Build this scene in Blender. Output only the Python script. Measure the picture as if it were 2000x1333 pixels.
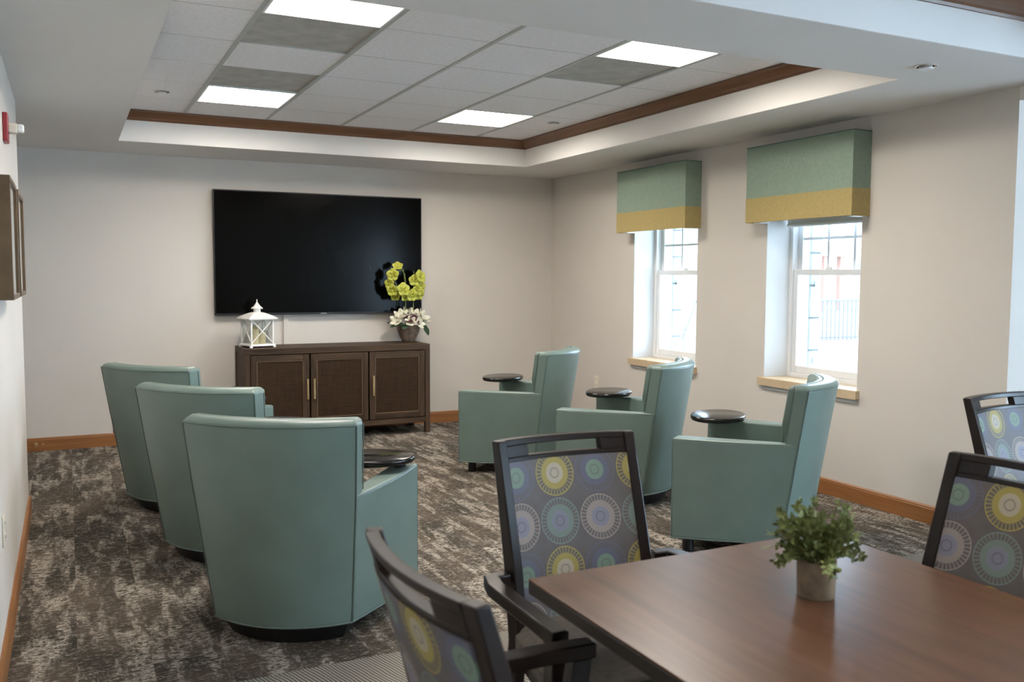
import bpy, bmesh, math, random
from mathutils import Matrix, Vector
random.seed(7)
for o in list(bpy.data.objects):
    bpy.data.objects.remove(o)
scene = bpy.context.scene
C = scene.collection

# ------------------------------------------------------------------ camera, world, exposure
yaw, pitch, roll = 0.458851, -0.071234, 0.004745
fw = Vector((math.sin(yaw) * math.cos(pitch), math.cos(yaw) * math.cos(pitch), math.sin(pitch)))
rt0 = Vector((math.cos(yaw), -math.sin(yaw), 0)); up0 = rt0.cross(fw)
rt = rt0 * math.cos(roll) + up0 * math.sin(roll); up = -rt0 * math.sin(roll) + up0 * math.cos(roll)
camd = bpy.data.cameras.new('camera'); cam = bpy.data.objects.new('camera', camd); C.objects.link(cam)
cam.matrix_world = Matrix(((rt.x, up.x, -fw.x, -4.497), (rt.y, up.y, -fw.y, -8.191), (rt.z, up.z, -fw.z, 1.4327), (0, 0, 0, 1)))
camd.sensor_width = 36; camd.lens = 36 * 1.7565 / 2; camd.clip_start = 0.02; camd.clip_end = 300
camd.dof.use_dof = True; camd.dof.focus_distance = 5.2; camd.dof.aperture_fstop = 4.5
scene.camera = cam
SKY = 7.5                      # overcast daylight
LAMP = 15.8                    # ceiling light panels
DINING_LAMP = 5.0
world = bpy.data.worlds.new('world'); scene.world = world; world.use_nodes = True
bg = world.node_tree.nodes['Background']
bg.inputs[0].default_value = (0.56, 0.775, 1.0, 1); bg.inputs[1].default_value = SKY
vs = scene.view_settings
vs.view_transform = 'Standard'; vs.look = 'None'; vs.exposure = 1.5; vs.gamma = 1; vs.use_curve_mapping = False

# ------------------------------------------------------------------ materials
M = {}
def nodes(name):
    m = bpy.data.materials.new(name); m.use_nodes = True; M[name] = m
    nt = m.node_tree; return m, nt, nt.nodes['Principled BSDF']
def N(nt, typ, **kw):
    n = nt.nodes.new(typ)
    for k, v in kw.items():
        if k == 'inp':
            for a, b in v.items(): n.inputs[a].default_value = b
        else: setattr(n, k, v)
    return n
def math_(nt, op, a, b=None, c=None):
    n = nt.nodes.new('ShaderNodeMath'); n.operation = op
    for i, v in enumerate((a, b, c)):
        if v is None: continue
        if isinstance(v, (int, float)): n.inputs[i].default_value = v
        else: nt.links.new(v, n.inputs[i])
    return n.outputs[0]
def ramp(nt, fac, stops, interp='LINEAR'):
    r = nt.nodes.new('ShaderNodeValToRGB'); r.color_ramp.interpolation = interp
    e = r.color_ramp.elements
    while len(e) < len(stops): e.new(0.5)
    for el, (p, col) in zip(e, stops):
        el.position = p; el.color = (*col, 1) if len(col) == 3 else col
    nt.links.new(fac, r.inputs[0]); return r.outputs[0]
def mix(nt, fac, a, b):
    n = nt.nodes.new('ShaderNodeMix'); n.data_type = 'RGBA'
    for sock, v in ((n.inputs[0], fac), (n.inputs[6], a), (n.inputs[7], b)):
        if isinstance(v, (int, float)): sock.default_value = v
        elif isinstance(v, tuple): sock.default_value = (*v, 1)
        else: nt.links.new(v, sock)
    return n.outputs[2]
def coords(nt, kind='Object', scale=(1, 1, 1), rot=(0, 0, 0)):
    tc = nt.nodes.new('ShaderNodeTexCoord'); mp = nt.nodes.new('ShaderNodeMapping')
    mp.inputs['Scale'].default_value = scale; mp.inputs['Rotation'].default_value = rot
    nt.links.new(tc.outputs[kind], mp.inputs[0]); return mp.outputs[0]
def worldpos(nt, scale=(1, 1, 1)):
    g = nt.nodes.new('ShaderNodeNewGeometry'); mp = nt.nodes.new('ShaderNodeMapping')
    mp.inputs['Scale'].default_value = scale
    nt.links.new(g.outputs['Position'], mp.inputs[0]); return mp.outputs[0]
def noise(nt, vec, scale, detail=3, rough=.5, dist=0):
    n = nt.nodes.new('ShaderNodeTexNoise')
    n.inputs['Scale'].default_value = scale; n.inputs['Detail'].default_value = detail
    n.inputs['Roughness'].default_value = rough; n.inputs['Distortion'].default_value = dist
    nt.links.new(vec, n.inputs['Vector']); return n.outputs['Fac']
def bump(nt, b, h, strength=.2, dist=.002):
    n = nt.nodes.new('ShaderNodeBump'); n.inputs['Strength'].default_value = strength; n.inputs['Distance'].default_value = dist
    nt.links.new(h, n.inputs['Height']); nt.links.new(n.outputs[0], b.inputs['Normal'])
def simple(name, col, rough=.5, var=.06, nscale=8, bstr=0, bscale=200, metal=0, spec=.5, coat=0, pos='Object'):
    m, nt, b = nodes(name)
    v = coords(nt, pos)
    f = noise(nt, v, nscale, 3)
    lo = tuple(c * (1 - var) for c in col); hi = tuple(min(1, c * (1 + var)) for c in col)
    nt.links.new(ramp(nt, f, [(.3, lo), (.7, hi)]), b.inputs['Base Color'])
    b.inputs['Roughness'].default_value = rough; b.inputs['Metallic'].default_value = metal
    b.inputs['Specular IOR Level'].default_value = spec
    if coat: b.inputs['Coat Weight'].default_value = coat; b.inputs['Coat Roughness'].default_value = .08
    if bstr: bump(nt, b, noise(nt, v, bscale, 2), bstr)
    return m
simple('wall_paint', (.645, .60, .55), .75, .02, 1.5, .12, 260, spec=.25)
simple('wall_white', (.68, .68, .68), .6, .02, 2, .05, 200, spec=.3)
simple('soffit_paint', (.76, .735, .71), .8, .02, 1.5, .25, 150, spec=.2)
simple('tile', (.82, .80, .805), .9, .05, 40, .8, 180, spec=.1)
simple('tile_grey', (.45, .435, .40), .85, .12, 9, .5, 260, spec=.15)
simple('grid_metal', (.44, .45, .42), .5, .05, 10)
simple('white_trim', (.80, .80, .80), .4, .02, 5)
simple('white_enamel', (.82, .81, .78), .35, .02, 12)
simple('vinyl', (.150, .205, .180), .38, .07, 5, .12, 420, spec=.5)
simple('piping', (.10, .14, .125), .45, .05, 20)
simple('black_plastic', (.008, .008, .008), .45, .05, 20)
simple('black_gloss', (.008, .007, .006), .16, .1, 6, spec=.4)
simple('espresso', (.012, .007, .0055), .30, .25, 10, .04, 60, spec=.30)
simple('brass', (.62, .45, .24), .38, .1, 30, metal=.8)
simple('brass_bead', (.17, .115, .065), .45, .1, 30, metal=.3)
simple('chrome', (.7, .7, .7), .2, .05, 20, metal=1)
simple('tv_body', (.006, .006, .007), .35, .05, 20)
simple('tv_screen', (.0018, .0016, .0014), .16, .05, 2, spec=.10)
simple('tv_mark', (.35, .35, .36), .4, .05, 20)
simple('taupe_fabric', (.15, .13, .11), .9, .15, 60, .4, 300, spec=.15)
simple('teal_cloth', (.255, .33, .265), .85, .06, 50, .35, 380, spec=.15)
simple('gold_cloth', (.43, .335, .145), .85, .06, 50, .35, 380, spec=.15)
simple('cloth_piping', (.12, .20, .17), .8, .05, 20)
simple('sill_laminate', (.60, .46, .30), .5, .06, 14)
simple('outlet_ivory', (.74, .68, .56), .4, .02, 20)
simple('dark_slot', (.02, .02, .02), .6, .02, 20)
simple('candle', (.78, .68, .42), .5, .08, 15)
simple('shadowbox', (.15, .10, .058), .38, .12, 16, metal=.5)
simple('shadowbox_panel', (.55, .54, .51), .22, .04, 6)
simple('alarm_red', (.30, .03, .035), .4, .05, 20)
simple('lens_clear', (.75, .76, .72), .12, .03, 20)
simple('pot_concrete', (.20, .145, .092), .75, .28, 28, .3, 120)
simple('vase_bronze', (.20, .15, .115), .42, .35, 26, .25, 60, metal=.25)
simple('stem_green', (.20, .25, .07), .6, .15, 30)
simple('twig', (.10, .10, .04), .7, .15, 30)
simple('leaf_dark', (.022, .055, .024), .35, .2, 30)
simple('petal_yellow', (.46, .46, .06), .5, .18, 40)
simple('petal_white', (.68, .66, .52), .5, .14, 40)
simple('petal_wine', (.07, .012, .02), .5, .14, 40)
simple('pale_ground', (.34, .33, .32), .8, .03, 1)
simple('block_paint', (.50, .54, .54), .8, .06, 12, .2, 60)
simple('mortar', (.20, .22, .23), .9, .05, 20)
simple('fence_metal', (.045, .043, .046), .5, .05, 10)
simple('house_wall', (.52, .48, .44), .8, .03, 3)
simple('house_post', (.30, .16, .12), .8, .06, 6)
simple('house_dark', (.28, .27, .26), .7, .06, 6)
def leafmat(name, a, b_):
    m, nt, b = nodes(name)
    oi = nt.nodes.new('ShaderNodeObjectInfo')
    f = noise(nt, coords(nt), 45, 2)
    nt.links.new(ramp(nt, math_(nt, 'MULTIPLY_ADD', oi.outputs['Random'], .5, math_(nt, 'MULTIPLY', f, .6)), [(.15, a), (.85, b_)]), b.inputs['Base Color'])
    b.inputs['Roughness'].default_value = .5
leafmat('leaf_sage', (.055, .085, .026), (.24, .28, .09))

def wood(name, dark, light, rough, axis, spec=.5, scale=1.0, bstr=.06, coat=0):
    m, nt, b = nodes(name)
    s = [26 * scale] * 3; s[axis] = 1.6 * scale
    v = coords(nt, 'Object', tuple(s))
    f1 = noise(nt, v, 1.0, 5, .62, .6)
    s2 = [7 * scale] * 3; s2[axis] = .7 * scale
    f2 = noise(nt, coords(nt, 'Object', tuple(s2)), 1.0, 3, .5, 1.2)
    f = math_(nt, 'ADD', math_(nt, 'MULTIPLY', f1, .55), math_(nt, 'MULTIPLY', f2, .45))
    mid = tuple((x + y) / 2 for x, y in zip(dark, light))
    nt.links.new(ramp(nt, f, [(.34, dark), (.5, mid), (.66, light)]), b.inputs['Base Color'])
    b.inputs['Roughness'].default_value = rough; b.inputs['Specular IOR Level'].default_value = spec
    if coat: b.inputs['Coat Weight'].default_value = coat; b.inputs['Coat Roughness'].default_value = .2
    bump(nt, b, f1, bstr)
wood('oak_x', (.22, .085, .026), (.36, .155, .052), .4, 0)
wood('oak_y', (.22, .085, .026), (.36, .155, .052), .4, 1)
wood('crown_x', (.115, .048, .020), (.205, .092, .040), .4, 0)
wood('crown_y', (.115, .048, .020), (.205, .092, .040), .4, 1)
wood('table_wood', (.070, .031, .016), (.135, .064, .034), .30, 1, .42, 1.6, .004)
wood('console_x', (.020, .012, .007), (.095, .058, .034), .55, 0, .22, 1.3, .15)
wood('console_z', (.020, .012, .007), (.095, .058, .034), .55, 2, .22, 1.3, .15)
simple('table_edge', (.022, .015, .012), .4, .1, 20)

def grasscloth():
    m, nt, b = nodes('grasscloth')
    a = noise(nt, coords(nt, 'Object', (8, 8, 420)), 1, 3, .7)
    c = noise(nt, coords(nt, 'Object', (300, 8, 6)), 1, 3, .7)
    f = math_(nt, 'MULTIPLY_ADD', a, .55, math_(nt, 'MULTIPLY', c, .45))
    nt.links.new(ramp(nt, f, [(.38, (.016, .009, .005)), (.62, (.060, .032, .016))]), b.inputs['Base Color'])
    b.inputs['Roughness'].default_value = .7; b.inputs['Specular IOR Level'].default_value = .15; bump(nt, b, f, .4)
grasscloth()

def carpet():
    m, nt, b = nodes('carpet_lounge')
    pos = worldpos(nt)
    sep = nt.nodes.new('ShaderNodeSeparateXYZ'); nt.links.new(pos, sep.inputs[0])
    X, Y = sep.outputs[0], sep.outputs[1]
    # carpet planks 0.25 x 1.0 m laid along y, each with its own cut of the pattern
    px = math_(nt, 'FLOOR', math_(nt, 'DIVIDE', X, .25))
    py = math_(nt, 'FLOOR', math_(nt, 'ADD', Y, math_(nt, 'MULTIPLY', px, .37)))
    cell = nt.nodes.new('ShaderNodeCombineXYZ'); nt.links.new(px, cell.inputs[0]); nt.links.new(py, cell.inputs[1])
    wn = nt.nodes.new('ShaderNodeTexWhiteNoise'); wn.noise_dimensions = '3D'; nt.links.new(cell.outputs[0], wn.inputs['Vector'])
    off = nt.nodes.new('ShaderNodeVectorMath'); off.operation = 'SCALE'; off.inputs['Scale'].default_value = 40
    nt.links.new(wn.outputs['Color'], off.inputs[0])
    av = nt.nodes.new('ShaderNodeVectorMath'); av.operation = 'ADD'; nt.links.new(pos, av.inputs[0]); nt.links.new(off.outputs[0], av.inputs[1])
    def mp(sc):
        n = nt.nodes.new('ShaderNodeMapping'); n.inputs['Scale'].default_value = sc; nt.links.new(av.outputs[0], n.inputs[0]); return n.outputs[0]
    patch = noise(nt, mp((12, 2.6, 1)), 1.0, 6, .68, .2)             # worn light patches
    strand = noise(nt, mp((26, 74, 1)), 1.0, 2, .6, 1.8)            # cross-wise loops
    fine = noise(nt, mp((140, 260, 1)), 1.0, 2, .6)
    tint = noise(nt, mp((3, 2, 1)), 1.0, 2)
    pm = ramp(nt, patch, [(.475, (0, 0, 0)), (.575, (1, 1, 1))])
    sm = ramp(nt, strand, [(.455, (0, 0, 0)), (.505, (1, 1, 1))])
    g = math_(nt, 'MULTIPLY', pm, sm)
    weak = math_(nt, 'MULTIPLY', ramp(nt, strand, [(.56, (0, 0, 0)), (.62, (1, 1, 1))]), .5)
    g = math_(nt, 'MAXIMUM', g, weak)
    base = mix(nt, ramp(nt, tint, [(.38, (0, 0, 0)), (.62, (1, 1, 1))]), (.052, .046, .036), (.120, .094, .072))
    base = mix(nt, math_(nt, 'MULTIPLY', fine, .55), base, (.030, .026, .020))
    light = mix(nt, fine, (.25, .215, .18), (.54, .475, .40))
    nt.links.new(mix(nt, g, base, light), b.inputs['Base Color'])
    b.inputs['Roughness'].default_value = .95; b.inputs['Specular IOR Level'].default_value = .08
    bump(nt, b, math_(nt, 'ADD', g, fine), .6, .004)
carpet()
def carpet2():
    m, nt, b = nodes('carpet_dining')
    pos = worldpos(nt)
    w = nt.nodes.new('ShaderNodeTexWave'); w.wave_type = 'BANDS'; w.bands_direction = 'X'
    w.inputs['Scale'].default_value = 24; w.inputs['Distortion'].default_value = 5; w.inputs['Detail'].default_value = 2; w.inputs['Detail Scale'].default_value = .25
    mp = nt.nodes.new('ShaderNodeMapping'); mp.inputs['Rotation'].default_value = (0, 0, -.30); nt.links.new(pos, mp.inputs[0])
    nt.links.new(mp.outputs[0], w.inputs['Vector'])
    f = noise(nt, pos, 220, 2)
    v = math_(nt, 'MULTIPLY_ADD', w.outputs['Fac'], .75, math_(nt, 'MULTIPLY', f, .3))
    nt.links.new(ramp(nt, v, [(.2, (.10, .088, .072)), (.75, (.33, .30, .26))]), b.inputs['Base Color'])
    b.inputs['Roughness'].default_value = .95; b.inputs['Specular IOR Level'].default_value = .08
    bump(nt, b, v, .6, .004)
carpet2()

def medallion():
    m, nt, b = nodes('medallion_fabric')
    uv = nt.nodes.new('ShaderNodeUVMap')
    sep = nt.nodes.new('ShaderNodeSeparateXYZ'); nt.links.new(uv.outputs[0], sep.inputs[0])
    S = .130
    u = math_(nt, 'ADD', math_(nt, 'DIVIDE', sep.outputs[0], S), 20.16)
    v = math_(nt, 'ADD', math_(nt, 'DIVIDE', sep.outputs[1], S), 20.777)
    cu, cv = math_(nt, 'FLOOR', u), math_(nt, 'FLOOR', v)
    fu = math_(nt, 'SUBTRACT', math_(nt, 'FRACT', u), .5); fv = math_(nt, 'SUBTRACT', math_(nt, 'FRACT', v), .5)
    r = math_(nt, 'MULTIPLY', math_(nt, 'SQRT', math_(nt, 'ADD', math_(nt, 'MULTIPLY', fu, fu), math_(nt, 'MULTIPLY', fv, fv))), 2.06)
    ang = math_(nt, 'ARCTAN2', fv, fu)
    spoke = math_(nt, 'GREATER_THAN', math_(nt, 'SINE', math_(nt, 'MULTIPLY', ang, 34)), .45)
    spoke2 = math_(nt, 'MULTIPLY_ADD', math_(nt, 'SINE', math_(nt, 'MULTIPLY', ang, 46)), .22, .72)
    ku = math_(nt, 'FLOORED_MODULO', cu, 2); kv = math_(nt, 'FLOORED_MODULO', cv, 2)
    outer = mix(nt, kv, mix(nt, ku, (.17, .225, .195), (.33, .275, .245)), mix(nt, ku, (.38, .30, .06), (.105, .11, .165)))
    inner = mix(nt, kv, mix(nt, ku, (.20, .20, .255), (.23, .22, .28)), mix(nt, ku, (.46, .39, .29), (.17, .255, .185)))
    base = mix(nt, noise(nt, uv.outputs[0], 25, 3), (.085, .072, .070), (.125, .106, .100))
    def band(a, c): return math_(nt, 'MULTIPLY', math_(nt, 'GREATER_THAN', r, a), math_(nt, 'LESS_THAN', r, c))
    col = base
    col = mix(nt, math_(nt, 'MULTIPLY', band(.70, .98), math_(nt, 'MULTIPLY', spoke, .55)), col, outer)
    col = mix(nt, math_(nt, 'MULTIPLY', band(.945, .985), .85), col, outer)
    col = mix(nt, math_(nt, 'MULTIPLY', band(.42, .70), spoke2), col, outer)
    col = mix(nt, math_(nt, 'MULTIPLY', band(0, .44), math_(nt, 'MULTIPLY_ADD', spoke2, .5, .4)), col, inner)
    col = mix(nt, math_(nt, 'MULTIPLY', band(.18, .235), .6), col, (.10, .08, .09))
    nt.links.new(col, b.inputs['Base Color'])
    b.inputs['Roughness'].default_value = .55; b.inputs['Specular IOR Level'].default_value = .4
    bump(nt, b, noise(nt, uv.outputs[0], 900, 1), .15)
medallion()

def glass(name, amt=.06, tint=(1, 1, 1)):
    m = bpy.data.materials.new(name); m.use_nodes = True; M[name] = m; nt = m.node_tree
    nt.nodes.clear(); out = nt.nodes.new('ShaderNodeOutputMaterial')
    t = nt.nodes.new('ShaderNodeBsdfTransparent'); t.inputs[0].default_value = (*tint, 1)
    g = nt.nodes.new('ShaderNodeBsdfGlossy'); g.inputs['Roughness'].default_value = .03
    mx = nt.nodes.new('ShaderNodeMixShader'); mx.inputs[0].default_value = amt
    nt.links.new(t.outputs[0], mx.inputs[1]); nt.links.new(g.outputs[0], mx.inputs[2]); nt.links.new(mx.outputs[0], out.inputs[0])
glass('window_glass', .05); glass('lantern_glass', .08, (.96, .97, .97))
def emit(name, col, s):
    m, nt, b = nodes(name); nt.nodes.remove(b)
    e = nt.nodes.new('ShaderNodeEmission'); e.inputs[0].default_value = (*col, 1); e.inputs[1].default_value = s
    nt.links.new(e.outputs[0], nt.nodes['Material Output'].inputs[0])
emit('lamp_panel', (1.0, .93, .84), LAMP)
emit('lamp_panel_dining', (1.0, .93, .84), DINING_LAMP)

# ------------------------------------------------------------------ mesh helpers
def bm_box(bm, x0, x1, y0, y1, z0, z1):
    vs_ = [bm.verts.new(p) for p in ((x0, y0, z0), (x1, y0, z0), (x1, y1, z0), (x0, y1, z0), (x0, y0, z1), (x1, y0, z1), (x1, y1, z1), (x0, y1, z1))]
    for f in ((3, 2, 1, 0), (4, 5, 6, 7), (0, 1, 5, 4), (1, 2, 6, 5), (2, 3, 7, 6), (3, 0, 4, 7)): bm.faces.new([vs_[i] for i in f])
    return vs_
def bm_loft(bm, rings, caps=True, closed=False):
    R = [[bm.verts.new(p) for p in r] for r in rings]; n = len(R[0])
    pairs = list(zip(R, R[1:])) + ([(R[-1], R[0])] if closed else [])
    for a, b in pairs:
        for i in range(n): bm.faces.new((a[i], a[(i + 1) % n], b[(i + 1) % n], b[i]))
    if caps and not closed:
        bm.faces.new(R[0][::-1]); bm.faces.new(R[-1])
def bm_tube(bm, path, r, seg=8, taper=None):
    path = [Vector(p) for p in path]; rings = []
    prev = None
    for i, p in enumerate(path):
        t = (path[min(i + 1, len(path) - 1)] - path[max(i - 1, 0)]).normalized()
        if prev is None:
            a = Vector((0, 0, 1)) if abs(t.z) < .9 else Vector((1, 0, 0))
            n = t.cross(a).normalized()
        else:
            n = (prev - t * prev.dot(t)).normalized()
        prev = n; b = t.cross(n); rr = r if taper is None else r * (1 + (taper - 1) * i / (len(path) - 1))
        rings.append([p + (n * math.cos(2 * math.pi * k / seg) + b * math.sin(2 * math.pi * k / seg)) * rr for k in range(seg)])
    bm_loft(bm, rings)
def bm_lathe(bm, prof, seg=32, center=(0, 0), sx=1, sy=1):
    rings = [[(center[0] + r * sx * math.cos(2 * math.pi * k / seg), center[1] + r * sy * math.sin(2 * math.pi * k / seg), z) for k in range(seg)] for r, z in prof]
    bm_loft(bm, rings)
def finish(bm, name, mat, parent=None, smooth=True, bevel=0, bseg=2, angle=.6):
    bmesh.ops.recalc_face_normals(bm, faces=bm.faces)
    me = bpy.data.meshes.new(name); bm.to_mesh(me); bm.free()
    o = bpy.data.objects.new(name, me); C.objects.link(o)
    for mm in (mat if isinstance(mat, (list, tuple)) else [mat]): me.materials.append(M[mm])
    if parent: o.parent = parent
    if bevel:
        md = o.modifiers.new('bevel', 'BEVEL'); md.width = bevel; md.segments = bseg; md.limit_method = 'ANGLE'; md.angle_limit = angle; md.use_clamp_overlap = True
    if smooth:
        for p in me.polygons: p.use_smooth = True
        try: me.set_sharp_from_angle(angle=angle)
        except Exception: pass
    return o
def box(name, mat, x0, x1, y0, y1, z0, z1, parent=None, bevel=0, bseg=2):
    bm = bmesh.new(); bm_box(bm, min(x0, x1), max(x0, x1), min(y0, y1), max(y0, y1), min(z0, z1), max(z0, z1))
    return finish(bm, name, mat, parent, bool(bevel), bevel, bseg)
def boxes(name, mat, lst, parent=None, bevel=0):
    bm = bmesh.new()
    for b in lst: bm_box(bm, *b)
    return finish(bm, name, mat, parent, bool(bevel), bevel)
def tag(o, label, cat, group=None):
    o['label'] = label; o['category'] = cat
    if group: o['group'] = group
    return o
def struct(o, label=None, cat=None):
    o['kind'] = 'structure'
    if label: o['label'] = label
    if cat: o['category'] = cat
    return o
def thing(name, label, cat, loc=(0, 0, 0), rz=0, group=None):
    o = bpy.data.objects.new(name, None); C.objects.link(o); o.location = loc; o.rotation_euler = (0, 0, rz); o.empty_display_size = .1
    return tag(o, label, cat, group)
KIDS = {}
def copy_tree(o, parent=None):
    c = o.copy(); C.objects.link(c)
    if parent: c.parent = parent
    for ch in list(o.children): copy_tree(ch, c)
    return c
def lerp(tab, z):
    if z <= tab[0][0]: return tab[0][1]
    for (a, b), (c, d) in zip(tab, tab[1:]):
        if z <= c: return b + (d - b) * (z - a) / (c - a)
    return tab[-1][1]

# ------------------------------------------------------------------ room shell
ZS, ZT = 2.44, 2.671
TX0, TX1, TY0, TY1 = -4.129, -.686, -4.90, -.743           # lounge tray
UX0, UX1, UY0, UY1 = -4.129, -.25, -9.9, -5.469            # dining tray
W1 = (-2.409, -1.516); W2 = (-4.057, -3.196); SILL = .72; HEAD = 2.12; RT = .42   # window openings, wall thickness
fl = struct(box('floor', 'carpet_lounge', -6.3, .42, -5.0, .2, -.06, 0), 'brown and beige patterned plank carpet of the television lounge', 'floor')
struct(box('floor_dining', 'carpet_dining', -6.3, 2.8, -11.2, -5.0, -.06, 0), 'beige ribbed carpet of the dining area', 'floor')
struct(box('wall_back', 'wall_paint', -6.3, .42, 0, .2, 0, 2.8), 'beige painted wall behind the television', 'wall')
def zcols(a, b): return [(0, RT, a[0], a[1], 0, SILL - .055), (0, RT, a[0], a[1], HEAD, 2.8)]
struct(boxes('wall_right', 'wall_paint',
     [(0, RT, W1[1], 0, 0, 2.8), (0, RT, W2[1], W1[0], 0, 2.8), (0, RT, -5.074, W2[0], 0, 2.8)] + zcols(W1, 0) + zcols(W2, 0)),
     'beige painted wall with two deep window openings', 'wall')
struct(boxes('wall_alcove', 'wall_paint', [(RT, 2.8, -5.074, -4.87, 0, 2.8)]), 'beige return wall beside the dining alcove', 'wall')
AW = (1.55, 2.45, .25, 2.25); BW = (-10.7, -7.5)
struct(boxes('wall_daylight', 'wall_paint', [(2.6, 2.8, BW[1], -4.87, 0, 2.8), (2.6, 2.8, -11.2, BW[0], 0, 2.8), (2.6, 2.8, BW[0], BW[1], 0, AW[2]), (2.6, 2.8, BW[0], BW[1], AW[3], 2.8)]), 'beige end wall of the dining alcove with a wide window', 'wall')
struct(boxes('wall_left', 'wall_paint', [(-4.94, -4.74, -11.2, -2.119, 0, 2.8), (-6.3, -4.94, -2.319, -2.119, 0, 2.8)]), 'pale painted wall at the lounge entrance', 'wall')
struct(box('wall_recess', 'wall_paint', -6.3, -6.1, -2.119, 0, 0, 2.8), 'beige wall of the side recess', 'wall')
struct(boxes('wall_front', 'wall_paint', [(-6.3, AW[0], -11.2, -11.0, 0, 2.8), (AW[1], 2.8, -11.2, -11.0, 0, 2.8), (AW[0], AW[1], -11.2, -11.0, 0, AW[2]), (AW[0], AW[1], -11.2, -11.0, AW[3], 2.8)]), 'beige wall with a narrow window facing the television', 'wall')
CE = 2.86
ceil = struct(boxes('ceiling', 'soffit_paint', [
    (-6.3, TX0, TY0, .2, ZS, CE), (TX1, RT, TY0, .2, ZS, CE), (TX0, TX1, TY1, .2, ZS, CE),
    (-6.3, RT, UY1, TY0, ZS, CE),
    (-6.3, UX0, -11.2, UY1, ZS, CE), (UX1, 0, -11.2, UY1, ZS, CE), (UX0, UX1, -11.2, UY0, ZS, CE),
    (0, 2.8, -11.2, -5.074, 2.368, CE), (-6.3, 2.8, -11.2, .2, CE, CE + .06)]),
    'dropped plaster soffit around two raised ceiling trays', 'ceiling')
# painted fascia boards lining each tray
for n, (x0, x1, y0, y1) in enumerate(((TX0, TX1, TY0, TY1), (UX0, UX1, UY0, UY1))):
    t = .006
    f = boxes('tray_fascia', 'soffit_paint', [(x0, x0 + t, y0, y1, ZS + .001, CE), (x1 - t, x1, y0, y1, ZS + .001, CE), (x0, x1, y0, y0 + t, ZS + .001, CE), (x0, x1, y1 - t, y1, ZS + .001, CE)], ceil)
# acoustic tiles in a metal grid; lights take four cells
def tray(x0, x1, y0, y1, xl, yl, lights, greys, lampmat, labels, lname='ceiling_light'):
    xs = [x0] + xl + [x1]; ys = [y0] + yl + [y1]
    cache = {}
    for i in range(len(xs) - 1):
        for j in range(len(ys) - 1):
            a, b, c, d = xs[i], xs[i + 1], ys[j], ys[j + 1]
            if (i, j) in lights:
                light(a, b, c, d, lampmat, labels[lights.index((i, j))], lname); continue
            w, h = round(b - a, 3), round(d - c, 3); g = (i, j) in greys
            key = (w, h, g)
            if key not in cache:
                o = box('ceiling_tile', 'tile_grey' if g else 'tile', -w / 2 + .005, w / 2 - .005, -h / 2 + .004, h / 2 - .004, 0, .018, ceil, .003, 1)
                cache[key] = o
            else:
                o = cache[key].copy(); C.objects.link(o)
            if g: o['label'] = 'grey ceiling tile next to a light'
            o.location = ((a + b) / 2, (c + d) / 2, ZT + (.006 if g else 0))
    for x in xl:
        box('grid_runner', 'grid_metal', x - .012, x + .012, y0, y1, ZT - .004, ZT + .02, ceil)
    for y in yl:
        for i in range(len(xs) - 1):
            box('grid_cross_tee', 'grid_metal', xs[i] + .012, xs[i + 1] - .012, y - .0055, y + .0055, ZT + .001, ZT + .02, ceil)
def light(x0, x1, y0, y1, lampmat, label, lname):
    t = thing(lname, label, 'ceiling light', ((x0 + x1) / 2, (y0 + y1) / 2, ZT))
    w, d, h = (x1 - x0) / 2 - .012, (y1 - y0) / 2 - .006, .095
    k = .012
    boxes('trim_rim', 'white_trim', [(-w, w, -d, -d + k, -.004, .004), (-w, w, d - k, d, -.004, .004), (-w, -w + k, -d + k, d - k, -.004, .004), (w - k, w, -d + k, d - k, -.004, .004)], t)
    boxes('housing', 'white_enamel', [(-w, w, -d, -d + .006, .004, h + .02), (-w, w, d - .006, d, .004, h + .02), (-w, -w + .006, -d, d, .004, h + .02), (w - .006, w, -d, d, .004, h + .02), (-w, w, -d, d, h + .01, h + .02)], t)
    box('light_panel' + ('_offscreen' if lname.endswith('_offscreen') else ''), lampmat, -w + .006, w - .006, -d + .006, d - .006, h, h + .008, t)
    return t
tray(TX0, TX1, TY0, TY1, [-3.654, -3.046, -2.438, -1.830, -1.222], [-4.384, -3.781, -3.178, -2.575, -1.972, -1.369],
     [(1, 1), (4, 1), (1, 5), (4, 5)], [(1, 2), (4, 2), (1, 4)], 'lamp_panel',
     ['lit square ceiling light with grey tile on its television side, away from the windows',
      'lit square ceiling light with grey tile on its television side, over the window-side armchairs',
      'lit square ceiling light near the television wall with a grey tile on its dining side',
      'lit square ceiling light near the television wall with only pale tiles around it'])
tray(UX0, UX1, UY0, UY1, [-3.65, -3.042, -2.434, -1.826, -1.218, -.61], [-9.3, -8.69, -8.08, -7.47, -6.86, -6.25],
     [(1, 2), (4, 2), (1, 4), (4, 4)], [], 'lamp_panel_dining',
     ['lit square ceiling light over the dining area, entrance side, far from the lounge', 'lit square ceiling light over the dining area, window side, away from the lounge',
      'lit square ceiling light over the dining area, entrance wall side, close to the lounge', 'lit square ceiling light over the dining area, window side, close to the lounge'], 'ceiling_light_offscreen')
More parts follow.
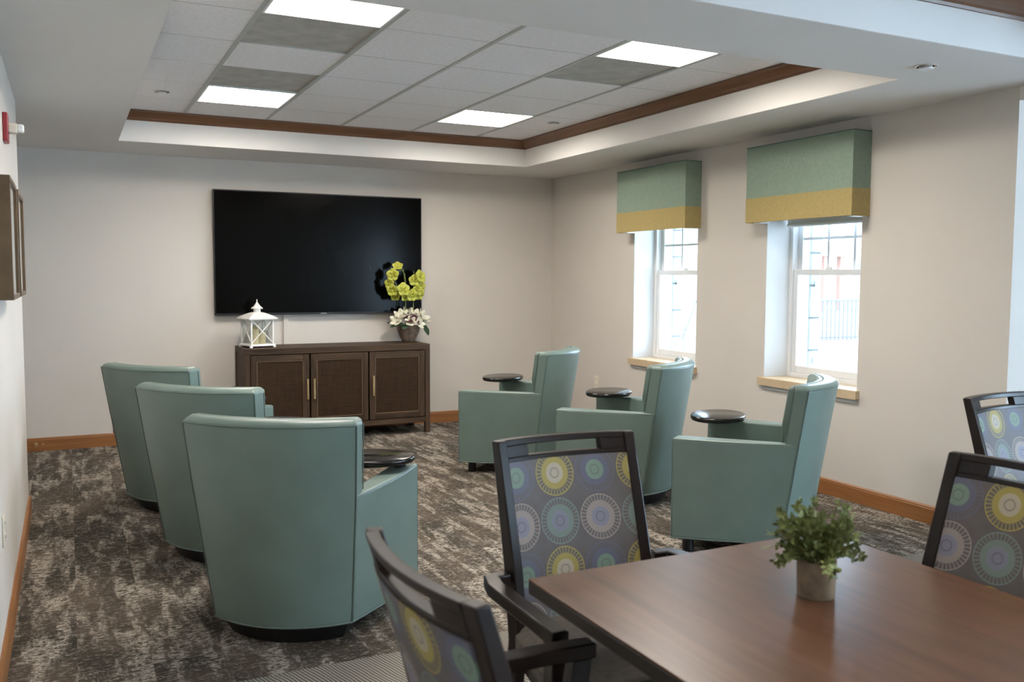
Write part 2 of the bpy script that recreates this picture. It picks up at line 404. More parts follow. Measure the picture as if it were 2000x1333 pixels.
# wooden crown moulding around each tray
def crown(name, x0, x1, y0, y1, label):
    prof = [(0, ZT - .072), (.010, ZT - .072), (.016, ZT - .060), (.030, ZT - .052), (.046, ZT - .034), (.060, ZT - .020), (.066, ZT - .016), (.076, ZT - .012), (.079, ZT - .002), (0, ZT - .002)]
    bm = bmesh.new(); bmy = bmesh.new()
    def ring(cx, cy, sx, sy): return [(cx + sx * p, cy + sy * p, z) for p, z in prof]
    A, B, Cc, D = ring(x0, y0, 1, 1), ring(x1, y0, -1, 1), ring(x1, y1, -1, -1), ring(x0, y1, 1, -1)
    bm_loft(bm, [A, B]); bm_loft(bm, [Cc, D]); bm_loft(bmy, [B, Cc]); bm_loft(bmy, [D, A])
    r = struct(finish(bm, name, 'crown_x', None, True, 0, 2, .3), label, 'crown moulding')
    finish(bmy, 'side_moulding', 'crown_y', r, True, 0, 2, .3)
crown('trim_1', TX0 + .006, TX1 - .006, TY0 + .006, TY1 - .006, 'brown wooden crown moulding around the lounge ceiling tray')
crown('trim_2', UX0 + .006, UX1 - .006, UY0 + .006, UY1 - .006, 'brown wooden crown moulding around the dining ceiling tray')
# baseboards
def baseboard(name, axis, a, b, wall, sgn, label):
    prof = [(0, 0), (.015, 0), (.015, .088), (.012, .094), (.012, .100), (.006, .108), (0, .108)]
    bm = bmesh.new()
    if axis == 'x': bm_loft(bm, [[(a, wall + sgn * p, z) for p, z in prof], [(b, wall + sgn * p, z) for p, z in prof]])
    else: bm_loft(bm, [[(wall + sgn * p, a, z) for p, z in prof], [(wall + sgn * p, b, z) for p, z in prof]])
    struct(finish(bm, name, 'oak_' + axis, None, False), label, 'baseboard')
baseboard('baseboard_back', 'x', -6.1, 0, 0, -1, 'honey oak baseboard below the television wall')
baseboard('baseboard_right', 'y', -5.074, -.015, 0, -1, 'honey oak baseboard below the windows')
baseboard('baseboard_left', 'y', -11.0, -2.119, -4.74, 1, 'honey oak baseboard along the entrance wall')
baseboard('baseboard_alcove', 'x', 0.0, 2.6, -5.074, -1, 'honey oak baseboard in the dining alcove')

# ------------------------------------------------------------------ windows
def window(name, y0, y1, label, lock_y):
    w = bpy.data.objects.new(name, None); C.objects.link(w); w.location = (0, (y0 + y1) / 2, 0); w.empty_display_size = .1
    struct(w, label, 'window')
    h = (y1 - y0) / 2; FX = .215                                    # frame face
    g = .004
    boxes('reveal_lining', 'wall_white', [(.001, FX, h - g, h + .001, SILL, HEAD), (.001, FX, -h - .001, -h + g, SILL, HEAD), (.001, FX, -h, h, HEAD - g, HEAD + .001)], w)
    f = .035
    boxes('window_frame', 'white_trim', [(FX, FX + .10, h - f, h, SILL, HEAD), (FX, FX + .10, -h, -h + f, SILL, HEAD), (FX, FX + .10, -h + f, h - f, HEAD - .06, HEAD), (FX, FX + .10, -h + f, h - f, SILL - .01, SILL + .03)], w, .003)
    mid = 1.475; s = .042
    def sash(x, z0, z1, top, bot, nm):
        a = h - f
        o = boxes(nm, 'white_trim', [(x, x + .035, a - s, a, z0, z1), (x, x + .035, -a, -a + s, z0, z1), (x, x + .035, -a + s, a - s, z1 - top, z1), (x, x + .035, -a + s, a - s, z0, z0 + bot)], w, .004)
        box('pane', 'window_glass', x + .016, x + .019, -a + s - .004, a - s + .004, z0 + bot - .004, z1 - top + .004, o)
        return o
    lo = sash(FX + .012, SILL + .03, mid + .02, .040, .05, 'lower_sash')
    boxes('sash_lock', 'white_trim', [(FX + .014, FX + .040, lock_y - .03, lock_y + .03, mid + .02, mid + .032), (FX + .018, FX + .034, lock_y - .012, lock_y + .02, mid + .032, mid + .038)], lo)
    upz = sash(FX + .052, mid - .02, HEAD - .06, .045, .035, 'upper_sash')
    a = h - f - s; x = FX + .052 + .012
    for yy in (-a / 3, a / 3): box('muntin', 'white_trim', x, x + .011, yy - .009, yy + .009, mid + .015, HEAD - .105, upz)
    for zz in (1.715, 1.94): box('muntin', 'white_trim', x - .001, x + .012, -a, a, zz - .009, zz + .009, upz)
    sl = box('window_sill', 'sill_laminate', -.030, FX, -h - .02, h + .03, SILL - .055, SILL, w, .004)
    box('sill_front', 'sill_laminate', -.034, -.028, -h - .021, h + .031, SILL - .057, SILL - .003, sl)
    box('sill_apron', 'wall_white', -.012, 0.002, -h - .0, h + .01, SILL - .085, SILL - .055, sl)
    return w
window('window_1', W1[0], W1[1], 'white sash window in a deep white recess, next to the television wall corner', 0)
window('window_2', W2[0], W2[1], 'white sash window in a deep white recess with a roller blind, next to the dining area', .06)
# wide alcove window, source of the daylight from the dining side
w3 = struct(boxes('window_3_offscreen', 'white_trim', [(x - .03, x + .03, -11.12, -11.02, AW[2], AW[3]) for x in (AW[0] + .03, AW[1] - .03)] + [(AW[0], AW[1], -11.12, -11.02, AW[2], AW[2] + .06), (AW[0], AW[1], -11.12, -11.02, AW[3] - .06, AW[3])]),
            'narrow white framed window in the wall facing the television', 'window')
box('pane', 'window_glass', AW[0] + .06, AW[1] - .06, -11.08, -11.076, AW[2] + .06, AW[3] - .06, w3)
w4 = struct(boxes('window_4_offscreen', 'white_trim', [(2.62, 2.72, y - .03, y + .03, AW[2], AW[3]) for y in (BW[0] + .03, -9.1, BW[1] - .03)] + [(2.62, 2.72, BW[0], BW[1], AW[2], AW[2] + .06), (2.62, 2.72, BW[0], BW[1], AW[3] - .06, AW[3])]),
            'wide white framed window of the dining alcove', 'window')
for a, b in ((BW[0] + .06, -9.13), (-9.07, BW[1] - .06)): box('pane', 'window_glass', 2.66, 2.664, a, b, AW[2] + .06, AW[3] - .06, w4)
# roller blind of the second window
rb = thing('roller_blind', 'white roller blind cassette at the top of the window next to the dining area', 'blind', (.17, sum(W2) / 2, 1.80))
box('blind_cloth', 'wall_white', -.006, .0, -.40, .40, .02, .26, rb); bm = bmesh.new(); bm_tube(bm, [(0, -.40, .01), (0, .40, .01)], .014, 10); finish(bm, 'bottom_bar', 'white_trim', rb)
boxes('cassette', 'white_trim', [(-.03, .03, -.41, .41, .24, .31)], rb, .004)

# ------------------------------------------------------------------ outside
struct(box('ground_outside', 'pale_ground', .55, 60, -4.8, 60, -.3, -.05), 'pale ground outside the windows', 'ground')
# painted masonry jambs seen just outside the glass, in courses
for y, cnt, lab in ((W1[1], 8, 'painted block jamb outside the window by the corner'), (W2[1], 8, 'painted block jamb outside the window by the dining area')):
    jb = struct(box('wall_exterior', 'mortar', RT, RT + .10, y - .005, y + .3, .35, 2.4), lab, 'wall')
    for k in range(cnt):
        z = .42 + k * .24
        box('masonry_block', 'block_paint', RT - .001, RT + .106, y - .014, y + .3, z + .006, z + .234, jb, .006, 1)
    for z in (.80, 1.37):
        box('shutter_catch', 'chrome', RT + .03, RT + .08, y - .028, y - .014, z, z + .045, jb)
gw = thing('garden_wall', 'low pale block garden wall with wire trellis beyond the window by the corner', 'wall', (0, 1.2, -.35))
box('mortar_core', 'mortar', 1.2, 4.1, 0, .2, 0, 1.86, gw)
for r in range(5):
    for k in range(7):
        off = .0 if r % 2 == 0 else .35
        x = 1.2 + k * .7 - off
        if x + .69 < 1.2 or x > 4.0: continue
        box('stone_block', 'block_paint', max(x, 1.2) + .006, min(x + .7, 4.1) - .006, -.012, .21, r * .37 + .006, r * .37 + .364, gw, .008, 1)
for k in range(3):
    for s in (-1, 1):
        bm = bmesh.new(); x = 1.4 + k * .75
        bm_tube(bm, [(x, -.03, .05 if s > 0 else 1.75), (x + .75, -.03, 1.75 if s > 0 else .05)], .006, 5); finish(bm, 'trellis_wire', 'fence_metal', gw)
fn = thing('picket_fence', 'thin dark metal picket fence outside the windows', 'fence', (0, 7.2, -.06))
for k in range(86):
    box('picket', 'fence_metal', 6 + k * .13, 6.034 + k * .13, -.011, .011, .05, 1.0, fn)
for x in (6.0, 8.4, 10.8, 13.2, 15.6): box('post', 'white_trim', x - .04, x + .04, -.04, .04, 0, 1.15, fn)
for z in (.10, .96): box('rail', 'fence_metal', 6, 17.2, -.018, .018, z, z + .04, fn)
hs = thing('house', 'pale porch house with brick coloured posts beyond the fence', 'house', (0, 24, -.06))
box('wall', 'house_wall', 14, 40, 0, 6, 0, 3.2, hs)
for x in (24.2, 26.3, 27.3, 29.5): box('porch_post', 'house_post', x - .12, x + .12, -1.9, -1.66, 0, 2.5, hs)
box('porch_roof', 'house_wall', 14, 40, -2.2, .2, 2.5, 2.75, hs)
for x in (17, 19.4, 23.2, 26.0, 30): box('window', 'house_dark', x, x + 1.0, -.03, .02, 1.0, 2.2, hs)
bm = bmesh.new(); bm_loft(bm, [[(13.6, -.4, 3.2), (13.6, 6.4, 3.2), (13.6, 3, 5.0)], [(40.4, -.4, 3.2), (40.4, 6.4, 3.2), (40.4, 3, 5.0)]]); finish(bm, 'roof', 'pale_ground', hs, False)

# ------------------------------------------------------------------ upholstered window cornices
def cornice(y0, y1, label):
    z0, z1, zm, d, t = 1.825, 2.345, 1.992, .155, .012
    c = thing('window_cornice', label, 'cornice box', (0, (y0 + y1) / 2, z0)); h = (y1 - y0) / 2
    def shell(nm, mt, za, zb, e):
        pl_ = [(0, -h - e), (-d - e, -h - e), (-d - e, h + e), (0, h + e), (0, h - t), (-d + t, h - t), (-d + t, -h + t), (0, -h + t)]
        bm = bmesh.new(); bm_loft(bm, [[(x, y, za) for x, y in pl_], [(x, y, zb) for x, y in pl_]]); finish(bm, nm, mt, c, False)
    shell('upper_cloth', 'teal_cloth', zm - z0, z1 - z0, 0); shell('gold_band', 'gold_cloth', 0, zm - z0, .0015)
    box('top_board', 'teal_cloth', -d + t, 0, -h + t, h - t, z1 - z0 - .018, z1 - z0 - .004, c)
    for z, m in ((z1 - z0, 'cloth_piping'), (0, 'gold_cloth')):
        bm = bmesh.new(); bm_tube(bm, [(-.002, -h, z), (-d + .002, -h, z), (-d, -h + .002, z), (-d, h - .002, z), (-d + .002, h, z), (-.002, h, z)], .004, 6); finish(bm, 'welt_cord', m, c)
    boxes('mount_bracket', 'white_trim', [(-.10, 0, h - .08, h - .02, -.004, .01), (-.10, 0, -h + .02, -h + .08, -.004, .01)], c)
cornice(-2.442, -1.466, 'teal and gold fabric cornice box over the window by the room corner')
cornice(-4.112, -3.147, 'teal and gold fabric cornice box over the window by the dining area')

# ------------------------------------------------------------------ television
tv = thing('television', 'large black flat screen television hung on the beige wall', 'television', (-2.4035, 0, 1.085))
hw, hh = .9525, 1.091
box('body', 'tv_body', -hw, hw, -.066, -.022, 0, hh, tv, .004)
box('screen', 'tv_screen', -hw + .010, hw - .010, -.0675, -.064, .018, hh - .010, tv)
box('wall_mount', 'black_plastic', -.3, .3, -.024, -.0, .3, .8, tv)
box('maker_mark', 'tv_mark', -.026, .026, -.0685, -.066, .004, .012, tv)
tag(box('cable_raceway', 'wall_paint', -2.758, -2.715, -.022, -.0, .0, 1.12, None, .003), 'narrow wall-coloured cable channel running down the wall under the television', 'cable channel')

# ------------------------------------------------------------------ console cabinet
cx0, cx1, cyf, cyb, ct = -3.188, -1.534, -.50, -.035, .818
con = thing('console_cabinet', 'dark brown wooden three-door console under the television', 'cabinet', ((cx0 + cx1) / 2, (cyf + cyb) / 2, 0))
ox, oy = (cx0 + cx1) / 2, (cyf + cyb) / 2
def cb(nm, mt, x0, x1, y0, y1, z0, z1, par=con, bev=.003): return box(nm, mt, x0 - ox, x1 - ox, y0 - oy, y1 - oy, z0, z1, par, bev)
cb('top', 'console_x', cx0, cx1, cyf, cyb, ct - .052, ct)
for x in (cx0, cx1 - .045):
    for y in (cyf, cyb - .045): cb('leg', 'console_z', x, x + .045, y, y + .045, 0, ct - .05)
cb('side_panel', 'console_z', cx0 + .008, cx0 + .03, cyf + .04, cyb - .04, .10, ct - .05); cb('side_panel', 'console_z', cx1 - .03, cx1 - .008, cyf + .04, cyb - .04, .10, ct - .05)
cb('bottom_rail', 'console_x', cx0 + .04, cx1 - .04, cyf + .004, cyf + .035, .098, .146)
cb('bottom_panel', 'console_x', cx0 + .03, cx1 - .03, cyf + .03, cyb - .02, .11, .135); cb('back_panel', 'console_x', cx0 + .03, cx1 - .03, cyb - .02, cyb - .008, .11, ct - .05)
for (a, b, hx) in ((-3.138, -2.643, -2.664), (-2.629, -2.119, -2.606), (-2.105, -1.584, -2.076)):
    z0, z1 = .152, .760; y = cyf + .004; fwid = .052
    d = box('door', 'grasscloth', a + fwid - .002 - ox, b - fwid + .002 - ox, y + .008 - oy, y + .016 - oy, z0 + fwid - .002, z1 - fwid + .002, con)
    for q in ((a, a + fwid), (b - fwid, b)): box('stile', 'console_z', q[0] - ox, q[1] - ox, y - oy, y + .022 - oy, z0, z1, d, .003)
    for q in ((z1 - fwid, z1), (z0, z0 + fwid)): box('rail', 'console_x', a + fwid - ox, b - fwid - ox, y - oy, y + .022 - oy, q[0], q[1], d, .003)
    k = .005; A, B, Z0, Z1 = a + fwid - ox, b - fwid - ox, z0 + fwid, z1 - fwid
    bm = bmesh.new()
    bm_loft(bm, [[(X_, yy - oy, Z_) for X_, Z_ in ((A + e, Z0 + e), (B - e, Z0 + e), (B - e, Z1 - e), (A + e, Z1 - e))] for e, yy in ((0, y + .010), (0, y + .002), (k, y + .002), (k, y + .010))], False, True)
    finish(bm, 'panel_bead', 'brass_bead', d, False)
    bm = bmesh.new(); bm_tube(bm, [(hx - ox, y - .026 - oy, .372), (hx - ox, y - .026 - oy, .548)], .009, 10)
    for z in (.392, .528): bm_tube(bm, [(hx - ox, y - .026 - oy, z), (hx - ox, y + .004 - oy, z)], .005, 8)
    finish(bm, 'handle', 'brass', d)
bm = bmesh.new(); bm_tube(bm, [(-3.17, -.03, .455), (-3.215, -.03, .452), (-3.255, -.025, .44), (-3.29, -.02, .41), (-3.31, -.02, .33), (-3.31, -.018, .11)], .005, 6)
tag(finish(bm, 'power_cord', 'black_plastic'), 'black power cord hanging beside the console cabinet', 'cord')
bm = bmesh.new(); bm_tube(bm, [(-4.18, -.006, .26), (-4.181, -.006, .108)], .003, 6)
tag(finish(bm, 'wall_wire', 'dark_slot'), 'thin dark wire running down the wall to the baseboard', 'wire')

# ------------------------------------------------------------------ lantern with candles
ln = thing('lantern', 'white metal lantern with crossed bars on the console cabinet', 'lantern', (-3.035, -.265, ct), math.radians(14))
a = .098
boxes('base', 'white_enamel', [(-.115, .115, -.115, .115, .012, .030)], ln, .004)
for sx in (-1, 1):
    for sy in (-1, 1):
        box('foot', 'white_enamel', sx * .105 - .012, sx * .105 + .012, sy * .105 - .012, sy * .105 + .012, 0, .014, ln, .003)
        box('corner_post', 'white_enamel', sx * a - .007, sx * a + .007, sy * a - .007, sy * a + .007, .03, .245, ln, .002)
for rz in range(4):
    c_, s_ = math.cos(rz * math.pi / 2), math.sin(rz * math.pi / 2)
    def rot(p): return (p[0] * c_ - p[1] * s_, p[0] * s_ + p[1] * c_, p[2])
    bm = bmesh.new(); bm_tube(bm, [rot((-a, -a, .035)), rot((a, -a, .242))], .005, 6); bm_tube(bm, [rot((a, -a, .035)), rot((-a, -a, .242))], .005, 6)
    finish(bm, 'cross_bars', 'white_enamel', ln)
    bm = bmesh.new(); bm_loft(bm, [[rot((-a, -a + .006, .03)), rot((a, -a + .006, .03)), rot((a, -a + .008, .03)), rot((-a, -a + .008, .03))], [rot((-a, -a + .006, .245)), rot((a, -a + .006, .245)), rot((a, -a + .008, .245)), rot((-a, -a + .008, .245))]])
    finish(bm, 'glass_pane', 'lantern_glass', ln, False)
def sq(r, z): return [(-r, -r, z), (r, -r, z), (r, r, z), (-r, r, z)]
bm = bmesh.new(); bm_loft(bm, [sq(.128, .240), sq(.131, .250), sq(.105, .268), sq(.075, .284), sq(.048, .296), sq(.034, .300)]); finish(bm, 'roof', 'white_enamel', ln, True, 0, 2, .5)
bm = bmesh.new(); bm_lathe(bm, [(.030, .298), (.030, .328), (.048, .330), (.050, .336), (.030, .352), (.018, .368), (.008, .384), (.004, .39), (.005, .402), (.003, .410), (.0005, .413)], 24); finish(bm, 'chimney_cap', 'white_enamel', ln)
for k, (x, y, h, r) in enumerate(((-.035, -.02, .135, .036), (.04, .0, .105, .036), (0.0, .055, .155, .03))):
    cd = thing('pillar_candle', ['cream pillar candle of middle height inside the white lantern', 'shortest cream pillar candle inside the white lantern', 'tallest cream pillar candle inside the white lantern'][k], 'candle',
               (ln.location.x + x * math.cos(.244) - y * math.sin(.244), ln.location.y + x * math.sin(.244) + y * math.cos(.244), ct + .029), 0, 'candles in the lantern')
    bm = bmesh.new(); bm_lathe(bm, [(r - .002, 0), (r, .003), (r, h - .003), (r - .003, h), (r - .01, h - .003), (.001, h - .004)], 20); finish(bm, 'wax', 'candle', cd)
    bm = bmesh.new(); bm_tube(bm, [(0, 0, h - .006), (.001, 0, h + .008)], .0012, 5); finish(bm, 'wick', 'dark_slot', cd)

# ------------------------------------------------------------------ orchid arrangement
def petal(bm, c, d, n, L, Wd, cup=.25, seg=5):
    d = d.normalized(); n = (n - d * n.dot(d)).normalized(); s = d.cross(n)
    rows = []
    for i in range(seg + 1):
        t = i / seg; w = Wd * math.sin(math.pi * (.12 + .82 * t)) ** .8; lift = cup * L * t * t
        p = c + d * (L * t) + n * lift
        rows.append([bm.verts.new(p - s * w + n * w * .25), bm.verts.new(p), bm.verts.new(p + s * w + n * w * .25)])
    for a_, b_ in zip(rows, rows[1:]):
        for i in range(2): bm.faces.new((a_[i], a_[i + 1], b_[i + 1], b_[i]))
orc = thing('orchid_arrangement', 'yellow-green orchids and white flowers in a bronze vase on the console cabinet', 'plant', (-1.632, -.19, ct))
bm = bmesh.new(); bm_lathe(bm, [(.050, 0), (.056, .004), (.066, .02), (.088, .06), (.105, .10), (.113, .135), (.115, .152), (.108, .153), (.100, .14), (.085, .13), (.001, .13)], 36, (0, 0), 1, .85); finish(bm, 'vase', 'vase_bronze', orc)
def flower(c, facing, size, mt, nm, np_=5, cup=.2, wd=.56):
    bm = bmesh.new(); f = facing.normalized(); a0 = f.cross(Vector((0, 0, 1))).normalized(); b0 = a0.cross(f)
    for k in range(np_):
        an = 2 * math.pi * k / np_ + .3; d = a0 * math.cos(an) + b0 * math.sin(an)
        petal(bm, c, d + f * .15, f, size, size * wd, cup)
    o = finish(bm, nm, mt, orc); md = o.modifiers.new('thick', 'SOLIDIFY'); md.thickness = .0015
    bm = bmesh.new(); petal(bm, c + f * .003, f + Vector((0, 0, -.6)), f, size * .4, size * .18, .2); lip = finish(bm, 'lip', 'petal_yellow' if mt != 'petal_white' else 'petal_wine', o)
    md = lip.modifiers.new('thick', 'SOLIDIFY'); md.thickness = .0015
    return o
# two arching stems and a straight one
def sx(px): return (px - 793) * .00462
def sz(py): return (668 - py) * .00462
def P3(px, py, y): return Vector((sx(px), y, sz(py)))
stems = [[P3(787, 645, 0), P3(786, 600, -.01), P3(788, 560, -.01), P3(784, 530, -.02), P3(777, 522, -.03), P3(766, 527, -.04), P3(760, 540, -.05), P3(765, 556, -.06), P3(768, 565, -.07)],
         [P3(790, 645, .02), P3(789, 590, .02), P3(787, 545, .01), P3(782, 520, 0), P3(772, 515, -.01), P3(760, 522, -.02), P3(754, 545, -.03), P3(756, 566, -.03)],
         [P3(801, 645, .0), P3(803, 600, -.01), P3(803, 560, -.02), P3(805, 535, -.02), P3(803, 524, -.02)]]
for st in stems:
    bm = bmesh.new(); bm_tube(bm, st, .0042, 6, .6); finish(bm, 'stem', 'stem_green', orc)
for (px, py, y, s, fx, fz) in ((769, 516, -.02, .052, -.3, .9), (757, 532, -.05, .062, -.5, .1), (751, 549, -.04, .05, -.7, .0), (756, 562, -.05, .058, -.4, -.1), (763, 573, -.03, .052, -.2, -.4),
                            (775, 561, -.08, .066, .0, .15), (780, 574, -.07, .05, .2, -.4), (793, 572, -.07, .062, .2, -.1), (801, 543, -.05, .055, -.2, .1),
                            (813, 536, -.04, .068, .5, .4), (806, 562, -.06, .055, .1, -.2), (815, 556, -.04, .058, .5, .0), (811, 571, -.05, .055, .3, -.4)):
    flower(P3(px, py, y), Vector((fx, -1, fz)), s, 'petal_yellow', 'orchid_flower')
for (px, py, y, s, fx, fz) in ((766, 625, -.07, .075, -.9, .7), (776, 617, -.03, .078, -.4, 1.3), (791, 613, .0, .08, .0, 1.6), (805, 614, -.03, .07, .3, 1.4), (817, 620, -.05, .085, .9, .9), (790, 628, -.095, .06, -.2, .5), (806, 630, -.10, .065, .4, .3), (822, 628, -.02, .06, 1.0, .4)):
    flower(P3(px, py, y), Vector((fx, -.8, fz)), s, 'petal_white', 'lily_flower', 6, .5, .36)
for (px, py, y, s) in ((785, 622, -.08, .05), (799, 623, -.085, .055)):
    flower(P3(px, py, y), Vector((.1, -1, .6)), s, 'petal_wine', 'dark_bloom', 5, .4, .4)
for d0, c0, L, wd in ((Vector((-1, -.25, -.10)), P3(776, 630, -.08), .135, .032), (Vector((.45, -.5, -.9)), P3(818, 633, -.08), .11, .034), (Vector((-.8, .2, .1)), P3(776, 630, .04), .11, .03), (Vector((.9, .2, .15)), P3(810, 630, .05), .10, .03), (Vector((-.5, -.8, -.3)), P3(780, 632, -.09), .09, .028)):
    bm = bmesh.new(); petal(bm, c0, d0, Vector((0, -.3, 1)), L, wd, -.12, 7); o = finish(bm, 'leaf', 'leaf_dark', orc); md = o.modifiers.new('thick', 'SOLIDIFY'); md.thickness = .002

# ------------------------------------------------------------------ tub armchairs with tablet arms
WT = [(.08, .280), (.61, .324), (.88, .340)]; DT = [(.08, .252), (.61, .333), (.88, .375)]
BUL = .095; NA = 15
def back_ring(z):
    w, d = lerp(WT, z), lerp(DT, z); k = min(1, max(0, (z - .58) / .06))
    ex, ey = .004, .070
    us = [-1 + 2 * i / (NA - 1) for i in range(NA)]
    rear = [(u * w, -d - BUL * (1 - u * u), z) for u in us]
    front = [(u * (w + ex), -d + ey - (BUL - .01) * (1 - u * u), z) for u in us[::-1]]
    return rear + front
def crown_ring(k, z):
    w, d = lerp(WT, .88) - k, lerp(DT, .88)
    us = [-1 + 2 * i / (NA - 1) for i in range(NA)]
    return [(u * w, -d + k - BUL * (1 - u * u), z) for u in us] + [(u * (w + .012), -d + .070 - (BUL - .01) * (1 - u * u), z) for u in us[::-1]]
def armchair():
    t = thing('armchair', '', 'armchair')
    bm = bmesh.new(); bm_loft(bm, [back_ring(z) for z in (.08, .2, .34, .48, .58, .61, .64, .72, .8, .872, .88)] + [crown_ring(.010, .893), crown_ring(.022, .901)]); bk = finish(bm, 'back', 'vinyl', t, True, .008, 2, .7)
    # padded inner back
    rings = []
    for z in (.40, .5, .6, .7, .8, .885, .901):
        w, d = lerp(WT, z) - (.012 if z > .62 else .085) - (.012 if z > .895 else 0), lerp(DT, z); us = [-1 + 2 * i / (NA - 1) for i in range(NA)]
        th = .036 if z < .89 else .02
        k = min(1, max(0, (z - .58) / .06))
        rings.append([(u * (w + .008 * k), -d + .068 - (BUL - .012) * (1 - u * u), z) for u in us] + [(u * (w + .004 * k), -d + .068 + th - (BUL - .018) * (1 - u * u), z) for u in us[::-1]])
    bm = bmesh.new(); bm_loft(bm, rings); finish(bm, 'back_cushion', 'vinyl', t, True, .008, 2, .7)
    bm = bmesh.new(); us = [-1 + 2 * i / (NA - 1) for i in range(NA)]
    e = .0015
    w, d = lerp(WT, .88), lerp(DT, .88)
    bm_tube(bm, [(u * w, -d - BUL * (1 - u * u) - e, .879) for u in us], .0026, 6)
    for s in (-1, 1):
        zs = [.085 + (.875 - .085) * i / 12 for i in range(13)]
        bm_tube(bm, [(s * (lerp(WT, z) + e * .4), -lerp(DT, z) - e * .4, z) for z in zs], .0022, 6)
        zs = [.615 + (.875 - .615) * i / 6 for i in range(7)]
        bm_tube(bm, [(s * (lerp(WT, z) + .004 + e), -lerp(DT, z) + .070, z) for z in zs], .0024, 6)
    finish(bm, 'piping', 'piping', bk)
    w, d = lerp(WT, .08), lerp(DT, .08)
    bm = bmesh.new(); bm_tube(bm, [(u * w, -d - BUL * (1 - u * u) - e, .082) for u in us], .005, 6); finish(bm, 'hem_piping', 'piping', bk)
    FX_, FY = .422, .287; AT = .605
    for s in (-1, 1):
        rings = []
        for z in (.08, .2, .35, .5, .585, AT):
            w, d = lerp(WT, z), lerp(DT, z)
            sub = 6; outer = []
            for i in range(sub + 1):
                q = i / sub; bow = .016 * math.sin(math.pi * q)
                outer.append((w + (FX_ - w) * q + bow, -d + (FY + d) * q))
            inner = [(FX_ - .105, FY), (w - .055, -d + .06)]
            rings.append([(s * x, y, z) for x, y in outer + inner])
        bm = bmesh.new(); bm_loft(bm, rings); ar = finish(bm, 'arm', 'vinyl', t, True, .012, 3, .9)
        bm = bmesh.new(); w, d = lerp(WT, AT), lerp(DT, AT); pts = []
        for i in range(9):
            q = i / 8; pts.append((s * (w + (FX_ - w) * q + .016 * math.sin(math.pi * q) - .003), -d + (FY + d) * q - (.004 if i == 8 else 0), AT - .006))
        bm_tube(bm, pts + [(s * (FX_ - .003), FY - .003, AT - .03), (s * (FX_ - .003), FY - .003, .09)], .0025, 6); 
        finish(bm, 'piping', 'piping', ar)
        bm = bmesh.new(); w, d = lerp(WT, .08), lerp(DT, .08)
        bm_tube(bm, [(s * (w + (FX_ - w) * i / 6 + .016 * math.sin(math.pi * i / 6)), -d + (FY + d) * i / 6, .083) for i in range(7)], .005, 6); finish(bm, 'hem_piping', 'piping', ar)
    box('front_panel', 'vinyl', -.32, .32, .19, .275, .08, .30, t, .01)
    bm = bmesh.new()
    def sr(z, i_): return [(-.245 + i_, -.27 + i_, z), (.245 - i_, -.27 + i_, z), (.316 - i_, .283 - i_, z), (-.316 + i_, .283 - i_, z)]
    bm_loft(bm, [sr(.29, .012), sr(.30, 0), sr(.43, 0), sr(.452, .02)]); finish(bm, 'seat_cushion', 'vinyl', t, True, .02, 3, .4)
    for s in (-1, 1):
        bm = bmesh.new(); bm_lathe(bm, [(.022, 0), (.030, .006), (.030, .05), (.026, .085)], 18, (s * .335, .215)); finish(bm, 'foot', 'black_plastic', t)
    us = [-1 + 2 * i / 12 for i in range(13)]
    bm = bmesh.new()
    def pr(z, k): return [(u * (.262 - k), -.238 + k - (BUL - .01) * (1 - u * u), z) for u in us] + [(.27 - k, -.08, z), (-.27 + k, -.08, z)]
    bm_loft(bm, [pr(0, .035), pr(.082, 0)]); finish(bm, 'plinth', 'black_plastic', t, False)
    prof = [(.90, .632), (.97, .634), (1.0, .642), (1.0, .652), (.985, .658), (.96, .660)]
    bm = bmesh.new()
    rings = [[(.205 * r * math.cos(2 * math.pi * k / 44), .150 * r * math.sin(2 * math.pi * k / 44), z) for k in range(44)] for r, z in prof]
    bm_loft(bm, rings); tab = finish(bm, 'tablet', 'black_gloss', t, True, 0, 2, .9); tab.location = (.165, .165, 0)
    return t
ac = armchair()
def bracket(root, x, y):
    bm = bmesh.new(); px, py = .355, .215
    bm_lathe(bm, [(.030, .600), (.030, .612), (.014, .616), (.014, .634)], 16, (px, py))
    v = Vector((x - px, y - py, 0)); v = v.normalized() * min(v.length, .14); n = Vector((-v.y, v.x, 0)).normalized() * .02
    bm_loft(bm, [[(px + n.x, py + n.y, .616), (px - n.x, py - n.y, .616), (px - n.x, py - n.y, .634), (px + n.x, py + n.y, .634)], [(px + v.x + n.x, py + v.y + n.y, .616), (px + v.x - n.x, py + v.y - n.y, .616), (px + v.x - n.x, py + v.y - n.y, .634), (px + v.x + n.x, py + v.y + n.y, .634)]])
    tab = [c for c in root.children if c.name.startswith('tablet')][0]
    tab.location = (x, y, 0); o = finish(bm, 'swivel_bracket', 'black_gloss', root)
poses = [(-1.205, -4.402, -37.4, 'teal tub armchair of the window-side row, closest to the dining table', .15, .185, 0),
         (-1.262, -3.252, -38.3, 'teal tub armchair in the middle of the window-side row', .20, .15, 0),
         (-1.459, -2.126, -41.1, 'teal tub armchair of the window-side row, closest to the television', .15, .178, 0),
         (-3.631, -4.478, 32.9, 'teal tub armchair of the row away from the windows, closest to the dining table', .228, .16, .2),
         (-3.705, -3.383, 44.2, 'teal tub armchair in the middle of the row away from the windows', .165, .165, 0),
         (-3.821, -2.243, 49.2, 'teal tub armchair of the row away from the windows, closest to the television', .225, .16, .15)]
